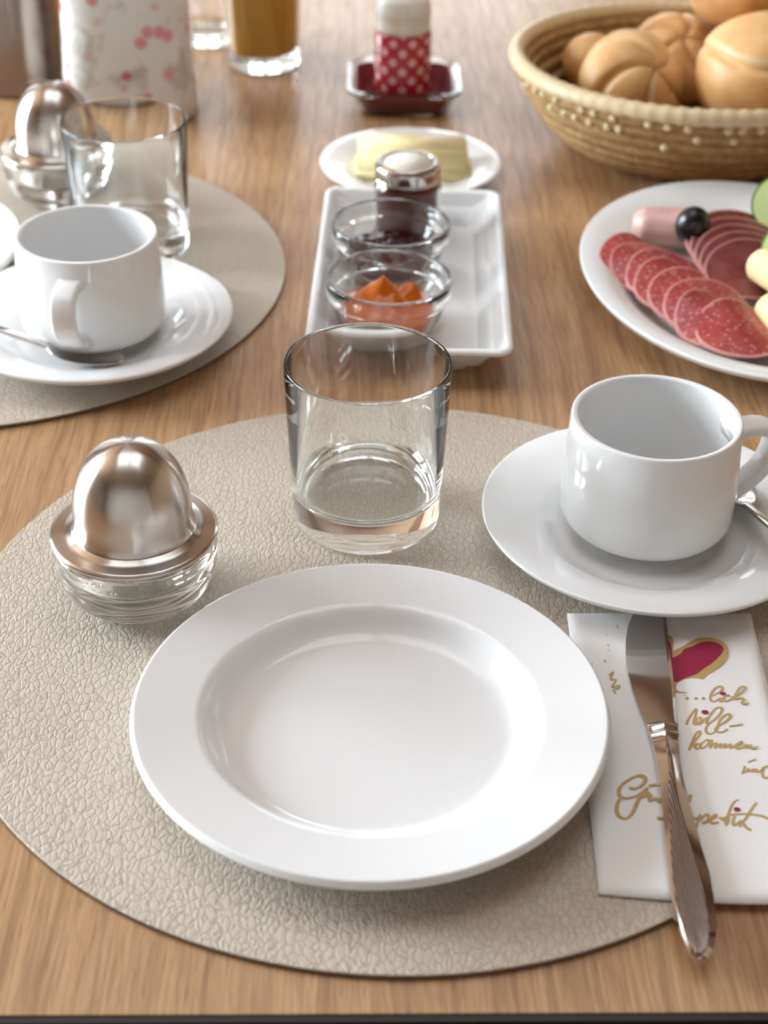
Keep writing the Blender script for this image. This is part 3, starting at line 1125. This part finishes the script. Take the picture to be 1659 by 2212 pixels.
jr = empty('jam_jar', (.0108, .9470, TF))
tag(jr, 'small jar of red jam with a silver screw lid, on the white tray', 'jar')
mesh('jar_glass', fixn(lathe(fillet([(0, .0006, 0), (.0185, .0, .002), (.0216, .0025, .003), (.0216, .0360, .004), (.0188, .0405, .002), (.0188, .0440, 0), (.0176, .0440, 0), (.0176, .0400, .002), (.0200, .0355, .003), (.0200, .0035, .003), (0, .0025, 0)], 6), 96)), GLASSJ, jr)
mesh('jam_filling', fixn(lathe(fillet([(0, .0028, 0), (.0180, .0034, .002), (.0197, .0060, .002), (.0197, .0350, .002), (.0174, .0392, .001), (0, .0392, 0)], 5), 96)), REDJAM, jr)['label'] = 'dark red jam'
lid = mesh('lid', fixn(lathe(fillet([(0, .0440, 0), (.0194, .0440, 0), (.0194, .0392, .0003), (.0206, .0390, .0006), (.0212, .0398, .0006), (.0206, .0410, .0006), (.0208, .0478, .003), (.0185, .0502, .0012), (.0168, .0502, .0006), (.0162, .0494, .0005), (0, .0494, 0)], 6), 128)), STEEL, jr)
lid['label'] = 'silver screw lid'
mesh('lid_label', fixn(lathe([(0, .0493), (.0158, .0493), (.0158, .0496), (0, .0496)], 96)), LIDDISC, lid)['label'] = 'cream disc on the lid'

# ------------------------------------------------------------------ butter
bp = fillet([(0, .0038, 0), (.0340, .0038, .006), (.0400, .0072, .006), (.0612, .0140, 0), (.0627, .0134, .0011), (.0610, .0112, .0012), (.0400, .0040, .006), (.0330, 0, .001), (.0300, 0, .001), (.0290, .0012, .001), (0, .0012, 0)], 6)
plate('butter_plate', .0135, 1.0520, 0, bp, PORC2, 'small round white plate with the block of butter, behind the jam jar', 'plate')
bm = bmesh.new()
box(bm, -.0375, .0375, -.0150, .0150, 0, .0230)
bmesh.ops.bevel(bm, geom=bm.edges[:], offset=.0018, segments=3, affect='EDGES')
bmesh.ops.create_cube(bm, size=1, matrix=Matrix.Translation((.0005, 0, .0035)) @ Matrix.Diagonal((.0800, .0310, .0068, 1)))
tag(mesh('butter_block', bm, BUTTER, None, (.0145, 1.0530, .0041), (0, 0, math.radians(1))), 'pale yellow block of butter on the small round plate', 'butter')

# ------------------------------------------------------------------ glass dish, red paper and dotted jar
dc = Vector((.0085, 1.2030, 0))
secs = [(.062, .062, .012, 0), (.066, .066, .013, .0012), (.080, .080, .014, .0170), (.086, .086, .014, .0185), (.086, .086, .014, .0205), (.080, .080, .013, .0208), (.076, .076, .012, .0190), (.062, .062, .011, .0048), (.056, .056, .010, .0042)]
bm = loft([[(x, y, z) for x, y in rrect(w, l, r, 7)] for w, l, r, z in secs])
tag(mesh('glass_dish', fixn(bm), GLASS, None, dc, (0, 0, math.radians(1)), angle=45), 'square clear glass dish under the polka-dot shaker', 'dish')
secs = [(.054, .054, .009, 0), (.060, .060, .010, .0006), (.0725, .0725, .011, .0135), (.0715, .0715, .011, .0138), (.058, .058, .010, .0014), (.052, .052, .009, .0010)]
bm = loft([[(x, y, z) for x, y in rrect(w, l, r, 6)] for w, l, r, z in secs])
tag(mesh('paper_napkin', fixn(bm), REDCLOTH, None, dc + Vector((0, 0, .0047)), (0, 0, math.radians(1)), angle=45), 'dark red paper napkin lining the square glass dish', 'napkin')
sh = empty('shaker', (dc.x - .0012, dc.y, .0062))
tag(sh, 'red shaker with pale polka dots and a white cap, standing in the glass dish', 'shaker')
mesh('body', fixn(lathe(fillet([(0, 0, 0), (.0205, 0, .001), (.0213, .002, .001), (.0213, .0490, 0), (.0205, .0500, 0), (0, .0500, 0)], 5), 96)), POLKA, sh)
mesh('cap', fixn(lathe(fillet([(0, .0501, 0), (.0198, .0501, .001), (.0206, .0530, .002), (.0200, .0590, .003), (.0208, .0640, .003), (.0195, .0745, .006), (.0110, .0795, .006), (0, .0805, 0)], 6), 96)), CAPW, sh)['label'] = 'white rounded cap'

# ------------------------------------------------------------------ drinks and vessels at the back
oj = empty('juice_glass', (-.1052, 1.2840, 0))
tag(oj, 'tall glass of orange juice at the back, cut off by the top of the photo', 'glass')
mesh('glass_body', fixn(lathe(fillet([(0, .0010, 0), (.0270, .0, .002), (.0292, .0025, .002), (.0306, .0500, 0), (.0318, .1400, 0), (.0316, .1412, .0005), (.0304, .1412, .0005), (.0300, .1395, 0), (.0284, .0500, 0), (.0270, .0115, .004), (0, .0100, 0)], 6), 96)), GLASS, oj)
mesh('orange_juice', fixn(lathe(fillet([(0, .0101, 0), (.0262, .0116, .003), (.0283, .0500, 0), (.0296, .1200, 0), (.0290, .1204, 0), (0, .1200, 0)], 6), 96)), JUICE, oj)

jg = empty('floral_jug', (-.1965, 1.1790, 0), math.radians(6))
tag(jg, 'white jug with small red flowers, standing behind the left tumbler', 'jug')
jug_secs = [(.086, .070, 0), (.094, .078, .001), (.098, .082, .004), (.0975, .0815, .012), (.090, .074, .10), (.084, .068, .17), (.080, .064, .200), (.085, .069, .225), (.084, .068, .2265), (.080, .064, .2255), (.074, .058, .200), (.078, .062, .17), (.084, .068, .10), (.090, .074, .014), (.084, .068, .007), (.070, .055, .006)]
mesh('body', fixn(loft([[(x, y, z) for x, y in rrect(w, l, .022, 8)] for w, l, z in jug_secs])), FLORAL, jg, angle=60)
hb = []
for i in range(17):
    a = -PI / 2 + PI * i / 16
    cxp, czp = -.041 - .034 * math.cos(a) * (1 if abs(a) < 1.5 else 1), .14 + .055 * math.sin(a)
    t = Vector((.034 * math.sin(a), 0, .055 * math.cos(a))).normalized()
    nn = Vector((-t.z, 0, t.x))
    hb.append([(cxp + nn.x * q, p, czp + nn.z * q) for p, q in rrect(.016, .009, .004, 4)])
mesh('handle', fixn(loft(hb)), FLORAL, jg, rot=(0, 0, math.radians(-60)))

bt = empty('water_carafe', (-.1560, 1.3400, 0))
tag(bt, 'clear glass carafe between the floral jug and the orange juice', 'carafe')
mesh('carafe_glass', fixn(lathe(fillet([(0, .0012, 0), (.0215, 0, .002), (.0235, .003, .003), (.0245, .110, .02), (.0140, .150, .02), (.0140, .195, .002), (.0122, .195, .001), (.0122, .150, .02), (.0222, .110, .02), (.0215, .012, .004), (0, .010, 0)], 6), 96)), GLASS, bt)

cn = empty('steel_canister', (-.2960, 1.2360, 0))
tag(cn, 'dull steel canister at the top left corner, beside the floral jug', 'canister')
mesh('body', fixn(lathe(fillet([(0, 0, 0), (.0440, 0, .001), (.0455, .002, .001), (.0455, .012, .0008), (.0448, .013, .0006), (.0448, .150, .004), (.0400, .156, .003), (0, .156, 0)], 5), 128)), SATIN, cn)
mesh('lid', fixn(lathe(fillet([(0, .1562, 0), (.0410, .1562, .001), (.0415, .166, .004), (.030, .172, .004), (.008, .173, .002), (.010, .186, .004), (0, .189, 0)], 5), 96)), SATIN, cn)

# ------------------------------------------------------------------ bread basket
bk = empty('bread_basket', (.2175, 1.1233, 0))
tag(bk, 'oval coiled straw basket filled with bread rolls, at the upper right', 'basket')


def basket_bm():
    # profile of stacked coils, outside up and inside down
    outer, inner = [], []
    base = [(.0690, .0042), (.0800, .0090), (.0890, .0155), (.0965, .0230), (.1030, .0315), (.1085, .0405), (.1130, .0495), (.1160, .0560)]
    bm = bmesh.new()
    prof = [(0, .0012), (.062, .0010)]
    rc = .0050
    for (r, z) in base:
        for a in (-60, -30, 0, 30, 60):
            prof.append((r + rc * math.cos(math.radians(a)), z + rc * math.sin(math.radians(a))))
    for (r, z) in base[::-1]:
        for a in (120, 150, 180, 210, 240):
            prof.append((r + rc * .9 * math.cos(math.radians(a)), z + rc * math.sin(math.radians(a))))
    prof += [(.060, .0062), (0, .0060)]
    return fixn(lathe(prof, 128, 1.075, .965))


mesh('woven_wall', basket_bm(), BASKET, bk)
bm = bmesh.new()
seg = 240
rings = []
for kk in range(seg):
    a = 2 * PI * kk / seg
    rr = .0058 + .0005 * math.sin(kk * 2.1)
    cxr, cyr = .1207 * 1.075 * math.cos(a), .1207 * .965 * math.sin(a)
    ring = []
    for j in range(12):
        b = 2 * PI * j / 12
        ring.append(bm.verts.new((cxr + rr * math.cos(b) * math.cos(a), cyr + rr * math.cos(b) * math.sin(a), .0645 + rr * math.sin(b))))
    rings.append(ring)
for kk in range(seg):
    A, B = rings[kk], rings[(kk + 1) % seg]
    for j in range(12):
        bm.faces.new((A[j], A[(j + 1) % 12], B[(j + 1) % 12], B[j]))
mesh('rim', fixn(bm), STITCH, bk)['label'] = 'pale straw rim coil'
bm = bmesh.new()
rnd = random.Random(3)
for row, (r, z, keep) in enumerate(((.1208, .0560, .85), (.1176, .0480, .6), (.1130, .0390, .12))):
    for kk in range(64):
        if rnd.random() > keep:
            continue
        a = 2 * PI * (kk + .5 * row + rnd.uniform(-.15, .15)) / 64
        mt = Matrix.Translation((r * 1.075 * math.cos(a), r * .965 * math.sin(a), z)) @ Matrix.Rotation(a, 4, 'Z') @ Matrix.Diagonal((.0016, .0030, .0028, 1))
        bmesh.ops.create_uvsphere(bm, u_segments=8, v_segments=6, radius=1, matrix=mt)
mesh('stitching', bm, STITCH, bk)['label'] = 'pale straw stitches below the rim'


def roll_mesh(name, rx, ry, rz, seed, kind):
    """bread roll; kind 'kaiser' has five curved cuts meeting at the top, 'long' one long curved fold"""
    bm = bmesh.new()
    bmesh.ops.create_icosphere(bm, subdivisions=6, radius=1)
    lay = bm.verts.layers.float.new('crease')
    for v in bm.verts:
        p = v.co.normalized()
        th = math.atan2(p.y, p.x)
        polar = math.acos(max(-1, min(1, p.z)))
        d = 1.0
        cz = 0.0
        if kind == 'kaiser':
            ph = th * 5 - polar * 2.6
            sgn = (ph / (2 * PI)) % 1.0
            q = min(sgn, 1 - sgn)
            fade = max(0, min(1, (2.05 - polar) / .7))
            groove = math.exp(-(q / .085) ** 2) * fade
            d -= .115 * groove + .10 * math.exp(-(polar / .22) ** 2)
            d += .05 * math.sin(PI * sgn) * fade
            cz = max(0, math.exp(-((sgn - .13) / .06) ** 2)) * fade * .8
        else:
            w = p.y - .55 * p.x * p.x + .25 - .12
            groove = math.exp(-(w / .07) ** 2) * max(0, min(1, (p.z + .1) / .5))
            d -= .07 * groove
            cz = math.exp(-((w - .11) / .06) ** 2) * max(0, min(1, (p.z + .1) / .5)) * .8
        d += .02 * noise.noise(p * 2.2 + Vector((seed, 0, 0)))
        v[lay] = cz
        v.co = Vector((p.x * rx * d, p.y * ry * d, p.z * rz * d))
    return mesh(name, bm, BREAD)


RG = 'bread rolls in the basket'
rolls = [
    ('bread_roll', (.1650, 1.0870, .0560), (.0375, .0375, .0310), (.85, 0, .6), 'kaiser', 'round roll with star-shaped cuts at the front left of the basket'),
    ('bread_roll', (.2520, 1.0720, .0710), (.0470, .0420, .0430), (1.05, 0, -.25), 'long', 'largest roll, pale at its left, at the right end of the basket'),
    ('bread_roll', (.2060, 1.1560, .0530), (.0340, .0340, .0280), (.6, .2, -.2), 'kaiser', 'roll peeping out behind the star-cut roll'),
    ('bread_roll', (.2460, 1.1500, .1130), (.0400, .0360, .0300), (.35, -.4, .3), 'long', 'pinkish roll on top of the pile, at the upper photo edge'),
    ('bread_roll', (.1430, 1.1380, .0555), (.0215, .0215, .0205), (.2, -.3, 2.0), 'long', 'small pale roll at the left end of the basket, behind the star-cut one'),
]
for i, (nm, loc, rad, rot, kind, lab) in enumerate(rolls):
    K = 1.0274
    o = roll_mesh(nm, *[q * K for q in rad], i * 3.7, kind)
    o.location = (loc[0] * K, loc[1] * K, .44 - (.44 - loc[2]) * K)
    o.rotation_euler = rot
    tag(o, lab, 'bread roll', RG)

# ------------------------------------------------------------------ platter of cold cuts
pp = fillet([(0, .0050, 0), (.095, .0050, .012), (.106, .0120, .010), (.1330, .0208, 0), (.1348, .0198, .0016), (.1325, .0165, .0016), (.106, .0078, .010), (.086, .0, .001), (.082, 0, .001), (.080, .0016, .001), (0, .0016, 0)], 8)
PLC = Vector((.2215, .8764, 0))
plate('platter', PLC.x, PLC.y, 0, pp, PORC2, 'oval white platter of cold cuts at the right edge', 'platter', sx=.790, sy=1.0, rz=math.radians(5.8), seg=192)


def slice_bm(R, th, arch, fold_rot, wave, seed, seg=48, rings=10, squash=1.0, mi_rim=1):
    """thin round slice, arched over a line and slightly wavy"""
    bm = bmesh.new()

    def surf(x, y):
        u = x * math.cos(fold_rot) + y * math.sin(fold_rot)
        a = math.atan2(y, x)
        rr = math.hypot(x, y) / R
        return arch * (1 - (u / R) ** 2) + wave * rr * rr * math.sin(3 * a + seed)
    top, bot = [], []
    for layer, dz in ((top, th), (bot, 0)):
        for q in range(rings + 1):
            rr = R * (min(q / (rings - 1), 1) * .955 if q < rings else 1)
            layer.append([bm.verts.new((rr * math.cos(2 * PI * k / seg), rr * squash * math.sin(2 * PI * k / seg), surf(rr * math.cos(2 * PI * k / seg), rr * squash * math.sin(2 * PI * k / seg)) + dz)) for k in range(seg if q else 1)])
    for layer in (top, bot):
        for q in range(rings):
            for k in range(seg):
                k2 = (k + 1) % seg
                a, b = layer[q], layer[q + 1]
                f = bm.faces.new((a[0], b[k], b[k2]) if q == 0 else (a[k], b[k], b[k2], a[k2]))
                f.material_index = mi_rim if q == rings - 1 and layer is top else 0
    for k in range(seg):
        k2 = (k + 1) % seg
        f = bm.faces.new((top[-1][k], bot[-1][k], bot[-1][k2], top[-1][k2]))
        f.material_index = mi_rim
    return fixn(bm)


# salami shingled from the left end of the platter down to the front right
order = ['first', 'second', 'third', 'fourth', 'fifth', 'sixth', 'seventh', 'eighth', 'ninth']
pa, pb = Vector((.1490, .9000, 0)), Vector((.1985, .8060, 0))
dirv = (pb - pa).normalized()
ang = math.atan2(dirv.y, dirv.x)
NS = 8
rnd = random.Random(11)
for i in range(NS):
    t = i / (NS - 1)
    p = pa.lerp(pb, t) + Vector((-dirv.y, dirv.x, 0)) * rnd.uniform(-.004, .004)
    R = (.021, .024, .025, .026, .027, .027, .027, .026)[i]
    o = mesh('salami_slice', slice_bm(R, .0013, .0070, PI / 2 + .25 * math.sin(i * 2.3), .0013, i * 1.7), [SALAMI, SALRIM], None, (p.x, p.y, .0118), (0, math.radians(9), ang), angle=60)
    lab = ('leftmost salami slice, at the far left end of the fanned row' if i == 0 else
           'salami slice at the front end of the fanned row, next to the cheese rolls' if i == NS - 1 else
           '%s salami slice from the left end of the fanned row on the platter' % order[i])
    tag(o, lab, 'salami slice', 'fanned salami slices')

# dark smoked ham behind the salami
ha, hb_ = Vector((.2130, .9230, 0)), Vector((.2180, .8800, 0))
for i in range(5):
    t = i / 4
    p = ha.lerp(hb_, t)
    o = mesh('ham_slice', slice_bm(.034, .0016, .003, 0, .0004, i, squash=.72), [HAM, HAMRIM], None, (p.x, p.y, .0165), (math.radians(19), 0, math.radians(32)), angle=60)
    lab = ('rearmost dark ham slice, next to the olive' if i == 0 else 'front dark ham slice, partly under the salami and cheese' if i == 4 else '%s dark ham slice from the back of the platter' % order[i])
    tag(o, lab, 'ham slice', 'overlapping slices of smoked ham')


def roll_up(L, r0, r1, th, turns, seg=60):
    """a slice rolled into a tube along x (spiral cross-section)"""
    bm = bmesh.new()
    rows = []
    for k in range(seg + 1):
        t = k / seg
        a = turns * 2 * PI * t
        r = r0 + (r1 - r0) * t
        rows.append((a, r))
    A = [[bm.verts.new((x, r * math.cos(a), r * math.sin(a))) for a, r in rows] for x in (-L / 2, -L / 4, 0, L / 4, L / 2)]
    Bq = [[bm.verts.new((x, (r - th) * math.cos(a), (r - th) * math.sin(a))) for a, r in rows] for x in (-L / 2, -L / 4, 0, L / 4, L / 2)]
    for S in (A, Bq):
        for a, b in zip(S, S[1:]):
            for k in range(seg):
                bm.faces.new((a[k], a[k + 1], b[k + 1], b[k]))
    for e in (0, -1):
        for k in range(seg):
            bm.faces.new((A[e][k], A[e][k + 1], Bq[e][k + 1], Bq[e][k]))
    for a in (0, -1):
        for q in range(4):
            bm.faces.new((A[q][a], A[q + 1][a], Bq[q + 1][a], Bq[q][a]))
    return fixn(bm)


o = mesh('ham_roll', fixn(lathe(fillet([(0, -.0240, 0), (.0070, -.0240, .004), (.0125, -.0180, .006), (.0140, .0040, .02), (.0135, .0200, .004), (.0118, .0205, .001), (.0110, .0160, .003), (.0085, .0070, .004), (0, .0060, 0)], 7), 64, 1.0, .86)), PINK, None, (.1765, .9360, .0200), (math.radians(90), 0, math.radians(82)), angle=60)
tag(o, 'rolled pale pink ham slice behind the black olive at the back of the platter', 'ham roll')
bm = bmesh.new()
bmesh.ops.create_uvsphere(bm, u_segments=32, v_segments=20, radius=1)
for v in bm.verts:
    v.co = Vector((v.co.x * .0108, v.co.y * .0105, v.co.z * .0125)) * (1 - .10 * math.exp(-((v.co.y + .1) / .18) ** 2) * (v.co.x > 0))
o = mesh('black_olive', bm, OLIVE, None, (.1870, .9215, .0275), (.15, .1, -.15))
tag(o, 'black olive leaning on the pink ham roll at the back of the platter', 'olive')

for i, (loc, rz, lab) in enumerate((((.2255, .8510, .0290), 100, 'pale yellow cheese roll, the farther one, next to the ham slices'), ((.2245, .8060, .0205), 105, 'pale yellow cheese roll, the nearest one, beside the end of the salami'))):
    o = mesh('cheese_roll', roll_up(.044, .0100, .0115, .0022, 1.2), CHEESE, None, loc, (math.radians(200), math.radians(12 if i == 0 else 4), math.radians(rz)), angle=50)
    tag(o, lab, 'cheese roll', 'rolled cheese slices')


def cucumber(loc, rot, lab):
    e = empty('cucumber_slice', loc)
    e.rotation_euler = rot
    tag(e, lab, 'cucumber slice', 'cucumber slices on the platter')
    mesh('flesh', fixn(lathe(fillet([(0, -.002, 0), (.0172, -.002, 0), (.0172, .002, 0), (0, .002, 0)]), 48)), CUKE, e, angle=40)
    mesh('skin', fixn(lathe([(.0173, -.0021), (.0184, -.0018), (.0184, .0018), (.0173, .0021)], 48, close=True)), CUKESKIN, e, angle=50)['label'] = 'dark green skin'


cucumber((.2450, .9440, .0330), (math.radians(62), 0, math.radians(-18)), 'cucumber slice at the back of the platter, at the right photo edge')
cucumber((.2385, .8760, .0330), (math.radians(55), 0, math.radians(-25)), 'cucumber slice leaning behind the farther cheese roll')

# ------------------------------------------------------------------ render settings that belong to the look
sc = bpy.context.scene
sc.view_settings.view_transform = 'Standard'
sc.view_settings.look = 'None'
sc.view_settings.gamma = 1
sc.view_settings.use_curve_mapping = False
sc.view_settings.exposure = 0.03
sc.cycles.max_bounces = 40
sc.cycles.transmission_bounces = 36
sc.cycles.glossy_bounces = 12
sc.cycles.diffuse_bounces = 3
sc.cycles.caustics_refractive = True
sc.cycles.caustics_reflective = True
sc.cycles.adaptive_threshold = .04
sc.cycles.blur_glossy = 0.6
sc.cycles.sample_clamp_indirect = 30
